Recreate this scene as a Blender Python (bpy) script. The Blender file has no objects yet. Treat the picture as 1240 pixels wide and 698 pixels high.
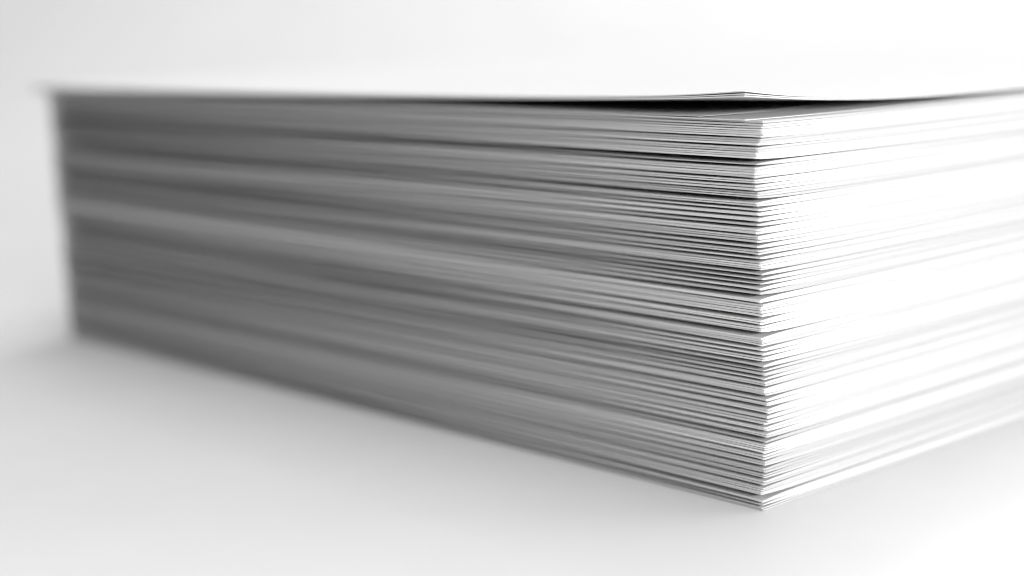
import bpy, math, random
from mathutils import Vector, Matrix

random.seed(11)
S = bpy.context.scene
C = S.collection
MM = 0.001
HC = 58.6                      # height of the stack in mm
H = 58.35
LEFT, RIGHT = 214.0, 297.0    # sheet size in mm: left face runs along +Y, right face along +X

# ------------------------------------------------------------------ camera
CAMPOS = Vector((-3.321, -2.748, 1.346)) * HC * MM
PITCH, ROLL, YAW = math.radians(-9.88), math.radians(-1.98), math.radians(47.85)
fwd = Vector((math.cos(YAW)*math.cos(PITCH), math.sin(YAW)*math.cos(PITCH), math.sin(PITCH)))
right = Vector((math.sin(YAW), -math.cos(YAW), 0))
up = right.cross(fwd)
r2 = math.cos(ROLL)*right + math.sin(ROLL)*up
u2 = -math.sin(ROLL)*right + math.cos(ROLL)*up
cam = bpy.data.cameras.new('camera')
cam_o = bpy.data.objects.new('camera', cam); C.objects.link(cam_o)
M = Matrix((r2, u2, -fwd)).transposed().to_4x4(); M.translation = CAMPOS
cam_o.matrix_world = M
cam.sensor_width = 36.0
cam.lens = 2100/1240*36.0
cam.clip_start = 0.01; cam.clip_end = 50
cam.dof.use_dof = True
cam.dof.focus_distance = (Vector((0.000, 0.003, 0.03)) - CAMPOS).dot(fwd)
cam.dof.aperture_fstop = 6.9
S.camera = cam_o

# ------------------------------------------------------------------ world and lamps
W = bpy.data.worlds.new('World'); S.world = W; W.use_nodes = True
bg = W.node_tree.nodes['Background']
bg.inputs['Color'].default_value = (1, 1, 1, 1); bg.inputs['Strength'].default_value = 0.17

def softbox(name, loc, target, sx, sy, watts):
    l = bpy.data.lights.new(name, 'AREA'); l.shape = 'RECTANGLE'; l.size = sx; l.size_y = sy
    l.energy = watts
    o = bpy.data.objects.new(name, l); C.objects.link(o)
    o.location = loc
    o.rotation_euler = (Vector(target) - Vector(loc)).to_track_quat('-Z', 'Y').to_euler()
    return o
softbox('window_softbox', (1.00, -0.30, 0.42), (0.12, 0.05, 0.03), 1.1, 0.7, 4.0)
softbox('low_fill', (-0.13, -0.42, 0.148), (0.0, 0.03, 0.03), 0.30, 0.05, 3.0)
softbox('overhead_softbox', (0.20, 0.12, 1.35), (0.12, 0.12, 0.0), 1.2, 1.2, 16.0)
softbox('backdrop_fill', (1.55, 0.85, 1.5), (1.6, 1.75, 0.1), 1.5, 1.0, 30.0)  # fill lamp added out of frame only to brighten the sweep

S.view_settings.view_transform = 'Standard'
S.view_settings.look = 'None'
S.view_settings.exposure = 0.0
S.view_settings.gamma = 1.0
S.cycles.max_bounces = 8
S.cycles.diffuse_bounces = 2
S.cycles.pixel_filter_type = 'BLACKMAN_HARRIS'
S.cycles.filter_width = 1.0

# ------------------------------------------------------------------ materials
def paper_material(name, lo, hi):
    m = bpy.data.materials.new(name); m.use_nodes = True
    nt = m.node_tree; n = nt.nodes; L = nt.links
    b = n['Principled BSDF']
    b.inputs['Roughness'].default_value = 0.75
    b.inputs['Specular IOR Level'].default_value = 0.25
    oi = n.new('ShaderNodeObjectInfo')
    mr = n.new('ShaderNodeMapRange'); mr.inputs['To Min'].default_value = lo; mr.inputs['To Max'].default_value = hi
    L.new(oi.outputs['Random'], mr.inputs['Value'])
    tc = n.new('ShaderNodeTexCoord')
    mp = n.new('ShaderNodeMapping'); mp.inputs['Scale'].default_value = (900, 900, 5000)
    nz = n.new('ShaderNodeTexNoise'); nz.inputs['Scale'].default_value = 1.0; nz.inputs['Detail'].default_value = 4
    L.new(tc.outputs['Object'], mp.inputs['Vector']); L.new(mp.outputs[0], nz.inputs['Vector'])
    m2 = n.new('ShaderNodeMapRange'); m2.inputs['To Min'].default_value = 0.90; m2.inputs['To Max'].default_value = 1.06
    L.new(nz.outputs['Fac'], m2.inputs['Value'])
    mul = n.new('ShaderNodeMath'); mul.operation = 'MULTIPLY'
    L.new(mr.outputs[0], mul.inputs[0]); L.new(m2.outputs[0], mul.inputs[1])
    cmb = n.new('ShaderNodeCombineColor')
    for k in range(3): L.new(mul.outputs[0], cmb.inputs[k])
    L.new(cmb.outputs[0], b.inputs['Base Color'])
    bp = n.new('ShaderNodeBump'); bp.inputs['Strength'].default_value = 0.25; bp.inputs['Distance'].default_value = 0.00004
    L.new(nz.outputs['Fac'], bp.inputs['Height']); L.new(bp.outputs[0], b.inputs['Normal'])
    return m

def ground_material():
    m = bpy.data.materials.new('white_tabletop'); m.use_nodes = True
    nt = m.node_tree; n = nt.nodes; L = nt.links
    b = n['Principled BSDF']
    b.inputs['Roughness'].default_value = 0.6
    b.inputs['Specular IOR Level'].default_value = 0.3
    tc = n.new('ShaderNodeTexCoord')
    nz = n.new('ShaderNodeTexNoise'); nz.inputs['Scale'].default_value = 14; nz.inputs['Detail'].default_value = 8
    nz.inputs['Roughness'].default_value = 0.6
    L.new(tc.outputs['Object'], nz.inputs['Vector'])
    cr = n.new('ShaderNodeValToRGB')
    cr.color_ramp.elements[0].position = 0.3; cr.color_ramp.elements[0].color = (0.60, 0.60, 0.60, 1)
    cr.color_ramp.elements[1].position = 0.7; cr.color_ramp.elements[1].color = (0.64, 0.64, 0.64, 1)
    L.new(nz.outputs['Fac'], cr.inputs['Fac']); L.new(cr.outputs[0], b.inputs['Base Color'])
    n2 = n.new('ShaderNodeTexNoise'); n2.inputs['Scale'].default_value = 900; n2.inputs['Detail'].default_value = 4
    L.new(tc.outputs['Object'], n2.inputs['Vector'])
    bp = n.new('ShaderNodeBump'); bp.inputs['Strength'].default_value = 0.3; bp.inputs['Distance'].default_value = 0.00008
    L.new(n2.outputs['Fac'], bp.inputs['Height']); L.new(bp.outputs[0], b.inputs['Normal'])
    return m
CARD = paper_material('white_card', .48, .70)
CARD_TOP = paper_material('white_paper', .66, .70)
TABLE = ground_material()

# ------------------------------------------------------------------ setting: white tabletop and the sweep behind it
def build_sweep():
    # a flat sheet that curves up into a backdrop well behind the stack, seen along the camera's heading
    prof = [(-1.6, 0.0), (-0.6, 0.0), (0.0, 0.0), (0.6, 0.0), (1.0, 0.0)]
    R = 1.0
    for i in range(1, 17):
        a = math.radians(90*i/16)
        prof.append((1.0 + R*math.sin(a), R - R*math.cos(a)))
    prof.append((2.0, 1.9))
    hd = Vector((math.cos(YAW), math.sin(YAW), 0)); sd = Vector((math.sin(YAW), -math.cos(YAW), 0))
    vs, fs = [], []
    ws = [-2.2, -1.1, 0, 1.1, 2.2]
    for (d, z) in prof:
        for w in ws:
            p = hd*d + sd*w; vs.append((p.x, p.y, z))
    nw = len(ws)
    for i in range(len(prof)-1):
        for k in range(nw-1):
            a = i*nw + k
            fs.append((a, a+1, a+nw+1, a+nw))
    me = bpy.data.meshes.new('tabletop'); me.from_pydata(vs, [], fs); me.update()
    for p in me.polygons: p.use_smooth = True
    me.materials.append(TABLE)
    o = bpy.data.objects.new('tabletop', me); C.objects.link(o)
    o['kind'] = 'structure'
    o['label'] = 'seamless matt white tabletop curving up into a white backdrop'
    return o
build_sweep()

# ------------------------------------------------------------------ the stack
# dark slits between the sheets, read down the near corner: (height in the photo, width of slit in mm)
SLITS = [(152.2,.05),(165.5,.09),(175,.12),(181.5,.06),(192,.27),(198,.14),(205.5,.05),(212.6,.12),(219.5,.12),
 (227.7,.12),(238.5,.24),(247.3,.14),(252.6,.12),(258.6,.13),(265.2,.15),(271,.16),(279.8,.13),(283.4,.05),
 (290.9,.19),(297.1,.14),(305,.18),(310.7,.15),(324.4,.19),(330.4,.18),(336.4,.18),(341.6,.16),(347.7,.16),
 (355,.27),(363,.12),(372,.06),(380.8,.25),(389.6,.13),(393.8,.06),(401.4,.30),(410,.04),(416.7,.18),
 (422.9,.14),(428.3,.15),(436.3,.19),(443.3,.20),(447.6,.10),(453.4,.15),(458,.15),(466.2,.13),(472,.06),
 (478.6,.20),(485,.10),(492.2,.20),(501.3,.17),(507.7,.08),(515,.18),(522.7,.18),(531,.20),(536.6,.14),
 (542.5,.06),(549,.17),(556.7,.15),(565.2,.17),(573.5,.10),(580.7,.18),(589,.17),(595,.05),(602.3,.36),(609.6,.18),
 (613.9,.14)]
SLITS = [(y, w*2.75 if w > .07 else w) for y, w in SLITS]
TOPY, BOTY = 146.0, 619.6

def far_density(u):           # how open the slits are at the far end, by height in the stack
    d = 0.85
    for c, w, a in ((.93,.03,.6),(.80,.035,.7),(.64,.04,1.0),(.42,.05,1.0),(.34,.03,.5),(.19,.05,.7),(.03,.03,.9)):
        d += a*math.exp(-((u-c)/w)**2)
    return max(d, 0.05)

# groups of sheets held tight between two open slits, from the bottom of the stack upwards
px = H/(BOTY-TOPY)
cuts = [(0.0, 0.0)] + [((BOTY-y)*px, w) for y, w in reversed(SLITS)] + [(H, 0.0)]
slits = []                    # one record per cut: centre height, width at the corner and how it changes along the faces
for z, w in cuts:
    slits.append(dict(z=z, g=w, tau=random.uniform(40, 160), keep=random.uniform(.2, .9),
                      far=.42*far_density(z/H)*random.uniform(.1, 2.0) if w else 0.0,
                      mid=random.uniform(0, .07) if w else 0.0, c=random.uniform(40, 150), w=random.uniform(20, 50),
                      rx=random.choice([.06, .08, .10, .13, .18]), ph=random.uniform(0, 6.3), am=random.uniform(.01, .06) if w else 0.0))
groups = []
for k in range(len(cuts)-1):
    solid = cuts[k+1][0]-cuts[k][0] - (cuts[k][1]+cuts[k+1][1])/2
    m = max(1, round(solid/0.30))
    groups.append(dict(m=m, inner=[random.choice([.01, .02, .045, .08]) for q in range(m-1)],
                       far=[.22*far_density(cuts[k][0]/H)*random.uniform(.2, 1.6) for q in range(m-1)]))
N = sum(g['m'] for g in groups)
print('sheets in the stack', N)

# smooth offsets of the outline: height -> (dx, dy) in mm, following the silhouette of the near corner
def corner_shift(u):          # image px right(+)/left(-) of the plumb line through the corner
    pts = [(0.0,-3),(.02,-3),(.05,-2),(.08,2),(.14,1),(.2,5),(.25,9),(.30,4),(.38,2),(.45,-1),(.55,-2),(.60,-1),
           (.66,-4),(.74,-5),(.82,-8),(.88,-8),(.91,-5),(.94,2),(1.0,4)]
    for a, b in zip(pts, pts[1:]):
        if a[0] <= u <= b[0]:
            t = (u-a[0])/(b[0]-a[0]); return a[1] + (b[1]-a[1])*t
    return 0.0

XS = [0, .25, .7, 1.5, 3, 5, 8, 12, 18, 26, 40, 60, 90, 130, 180, 240, 297]
YS = [0, .25, .7, 1.5, 3, 5, 8, 12, 17, 23, 30, 38, 47, 57, 68, 80, 93, 107, 122, 137, 152, 167, 182, 196, 205, 210, 212.5, 214]
XF = [0, .3, 1, 2, 3.5, 5, 7, 9, 11, 14, 17, 20, 24, 28, 33, 38, 44, 52, 62, 75, 90, 120, 160, 210, 260, 297]
YF = [0, .3, 1, 2, 3.5, 5, 7, 9, 11, 14, 17, 20, 24, 28, 33, 38, 44, 52, 62, 75, 90, 110, 130, 150, 170, 192, 214]

def width(p, x, y):
    near = p['g']*((1-p['keep'])*math.exp(-(max(y,0)/p['tau'])**1.3) + p['keep'])
    q = min(1, max(0, y)/LEFT)
    v = near*(1-q*.5) + p['far']*q**0.9 + p['mid']*math.exp(-((y-p['c'])/p['w'])**2)
    v *= 1 - .92*math.exp(-max(0, LEFT-y)/2.5)      # pressed shut along the far end
    return v*(p['rx'] + (1-p['rx'])*math.exp(-(max(x,0)/(3.5+min(16, 1.2*max(0, y))))))

_cache = {}
def heights(x, y):            # bottom and top of every sheet at (x, y)
    key = (round(x, 3), round(y, 3))
    if key in _cache: return _cache[key]
    q = min(1, max(0, y)/LEFT)
    dx = math.exp(-max(x,0)/(3.5+min(16, 1.2*max(0, y))))
    cz = [p['z'] + p['am']*(math.sin(y/27.0+p['ph'])-math.sin(p['ph'])) for p in slits]
    ws = [width(p, x, y) for p in slits]
    for k in range(1, len(ws)-1):
        ws[k] = min(ws[k], (.42+.28*q)*(cz[k+1]-cz[k-1]))
    out = []
    for k, g in enumerate(groups):
        lo, hi = cz[k]+ws[k]/2, cz[k+1]-ws[k+1]/2
        inn = [.004 + a*(.3+.7*dx)*(1-q*.5) + f*q*dx for a, f in zip(g['inner'], g['far'])]
        tot = sum(inn); sc = min(1, .4*(hi-lo)/tot) if tot else 1
        t = (hi-lo-tot*sc)/g['m'] 
        z = lo
        for j in range(g['m']):
            out.append((z+.03, z+t+.03)); z += t + (inn[j]*sc if j < len(inn) else 0)
    sag = 1 - .019*(1-math.exp(-max(x,0)/45.0)) - .006*(1-math.exp(-max(y,0)/60.0))
    out = [(a*sag, b_*sag) for a, b_ in out]
    out = [(a+.22*(a/H)*math.sin(y/31.0+.6*math.sin(a/9.0))*min(1, max(y,0)/30.0),
            b_+.22*(a/H)*math.sin(y/31.0+.6*math.sin(a/9.0))*min(1, max(y,0)/30.0)) for a, b_ in out]
    _cache[key] = out
    return out

def sheet_mesh(xs, ys, zfun, ox, oy, rot, rim, crn, wavy):
    nx, ny = len(xs), len(ys)
    vs, fs = [], []
    cr, sr = math.cos(rot), math.sin(rot)
    for side in (0, 1):
        for j, y in enumerate(ys):
            for i, x in enumerate(xs):
                zb, zt = zfun(x, y)
                ex = -1 if i == 0 else (1 if i == nx-1 else 0)
                ey = -1 if j == 0 else (1 if j == ny-1 else 0)
                k = rim*(1 if side else -1)*.5
                X, Y = x + ex*k, y + ey*k
                if ex and ey:                 # corners very slightly blunted
                    X -= ex*crn; Y -= ey*crn
                if ex == -1: X += wavy*math.sin(y/17.0 + oy*40)
                if ey == -1: Y += wavy*math.sin(x/17.0 + ox*40)
                vs.append(((X*cr - Y*sr + ox)*MM, (X*sr + Y*cr + oy)*MM, (zt if side else zb)*MM))
    b = nx*ny
    for j in range(ny-1):
        for i in range(nx-1):
            a = j*nx + i
            fs.append((a, a+nx, a+nx+1, a+1)); fs.append((b+a, b+a+1, b+a+nx+1, b+a+nx))
    nf = len(fs)
    ring = [i for i in range(nx)] + [j*nx+nx-1 for j in range(1, ny)] + \
           [(ny-1)*nx+i for i in range(nx-2, -1, -1)] + [j*nx for j in range(ny-2, 0, -1)]
    for q in range(len(ring)):
        p0, p1 = ring[q], ring[(q+1) % len(ring)]
        fs.append((p0, p1, b+p1, b+p0))
    me = bpy.data.meshes.new('paper_sheet'); me.from_pydata(vs, [], fs); me.update()
    sm = [True]*nf + [False]*(len(fs)-nf)
    me.polygons.foreach_set('use_smooth', sm)
    me.materials.append(CARD)
    try: me.set_sharp_from_angle(angle=math.radians(40))
    except Exception: pass
    return me

GROUP = 'white sheets stacked in one tall pile'
def add_sheet(me, label):
    o = bpy.data.objects.new('paper_sheet', me); C.objects.link(o)
    o['label'] = label; o['category'] = 'paper sheet'; o['group'] = GROUP
    return o

def band_label(i):
    u = (i+.5)/N
    names = ['flat white sheet packed among its likes in the lowest fifth of the stack',
             'flat white sheet packed among its likes just below the middle of the stack',
             'flat white sheet packed among its likes at half height of the stack',
             'flat white sheet packed among its likes just above the middle of the stack',
             'flat white sheet packed among its likes in the top fifth of the stack']
    return names[min(4, int(u*5))]

special = {}
def nearest(yimg):            # index of the sheet whose underside is at this height of the photo
    z = (BOTY - yimg)*px; best = (9, 0)
    hs = heights(0, 0)
    for i, (a, b) in enumerate(hs):
        if abs(a - z) < best[0]: best = (abs(a - z), i)
    return best[1]
special[0] = 'bottom sheet of the whole stack, lying flat on the white tabletop'
i0 = nearest(602.3); special[i0] = 'sheet resting over the thickest black slit near the foot of the stack'
special[i0-1] = 'sheet directly beneath the thickest black slit near the foot of the stack'
i1 = nearest(192); special[i1] = 'sheet directly above the bold black slit near the top of the stack'
special[i1-1] = 'sheet directly beneath the bold black slit near the top of the stack'
special[N-1] = 'topmost flat sheet at the near corner, its top face shaded by the lifted sheets'

walk = 0.0; walky = 0.0
for i in range(N):
    u = i/N
    sh = corner_shift(u) + 4.5
    walk = walk*.7 + random.gauss(0, .035); walky = walky*.7 + random.gauss(0, .035)
    # moving the corner right in the picture = moving along (+x, -y)
    ox = sh*.14 + walk + random.gauss(0, .05)
    oy = walky + random.gauss(0, .05)
    rot = (sh*.14)/LEFT + random.gauss(0, .0005)        # the pile was squared at its far end, so the sheets pivot there
    if random.random() < .14: ox += random.choice([-.22, .2]); oy += random.uniform(-.2, .2)
    h0 = heights(0, 0)
    if i < N-1 and h0[i+1][0]-h0[i][1] > .15: ox += .10; oy += .03      # top of a group sits back a little
    if i and h0[i][0]-h0[i-1][1] > .15: ox -= .06
    h0 = heights(0, 0); gap_under = h0[i][0]-h0[i-1][1] if i else 0
    dip = min(.45*gap_under, .12)*random.choice([0, 0, .5, 1])
    def zf(x, y, i=i, dip=dip):
        a, b = heights(x, y)[i]
        k = dip*math.exp(-(x+y)/1.2)
        return a-k, b-k
    me = sheet_mesh(XS, [v*(1-.0085*(1-u)) for v in YS], zf, ox, oy, rot, random.uniform(-.10, .10), random.uniform(.02, .16), random.uniform(0, .05))
    add_sheet(me, special.get(i, band_label(i)))

# ------------------------------------------------------------------ the loose sheets on top
def top_z(x, y): return heights(min(max(x, 0), RIGHT), min(max(y, 0), LEFT))[N-1][1]
def loose(ox, oy, lift, base, t, label, wid=RIGHT, dep=LEFT, rot=0.0, crn=.05):
    xs = [v*wid/RIGHT for v in XF]; ysl = [v*dep/LEFT for v in YF]
    def zf(x, y):
        z = top_z(x, y) + base + lift(x, y)
        return z, z + t
    me = sheet_mesh(xs, ysl, zf, ox, oy, rot, .03, crn, .02)
    me.materials[0] = CARD_TOP
    return add_sheet(me, label)

loose(.35, 2.6, lambda x, y: .03*math.exp(-y/60), .02, .15, 'flat sheet set back a little from the stack corner, under the loose one', dep=LEFT+6.5, rot=.0004)
loose(.5, 11.5, lambda x, y: .04, .30, .07, 'thin sheet set far back, its edge crossing the shade under the lifted corner', dep=211, rot=.003)
def curl(a, tx, ty, b):
    return lambda x, y: a*math.exp(-(x/tx)**1.15)*math.exp(-(y/ty)**1.1) + b*math.exp(-max(0,y)/400)*math.exp(-x/32) \
        - .62*min(1, max(0, (y-120)/80))**2*math.exp(-x/32)*b/1.2
B = curl(1.8, 27, 30, 1.2)
def tip(k, tx=9, ty=14): return lambda x, y: k*math.exp(-(x/tx)**1.2 - (y/ty)**1.2)
t1, t2 = tip(.15), tip(.42)
loose(.1, 2.6, B, .56, .16, 'lowest of the sheets bent up at the near corner, its underside over the black wedge', dep=LEFT+6)
loose(1.2, 3.4, lambda x, y: B(x+1.1, y+.8) + t1(x, y), .735, .16, 'sheet bent up at the near corner, between the topmost sheet and the lowest lifted one', dep=LEFT+6)
loose(2.4, 4.2, lambda x, y: B(x+2.3, y+1.6) + t2(x, y), .91, .16,
      'topmost sheet of the stack, its near corner curled up highest', dep=LEFT+6, crn=.12)
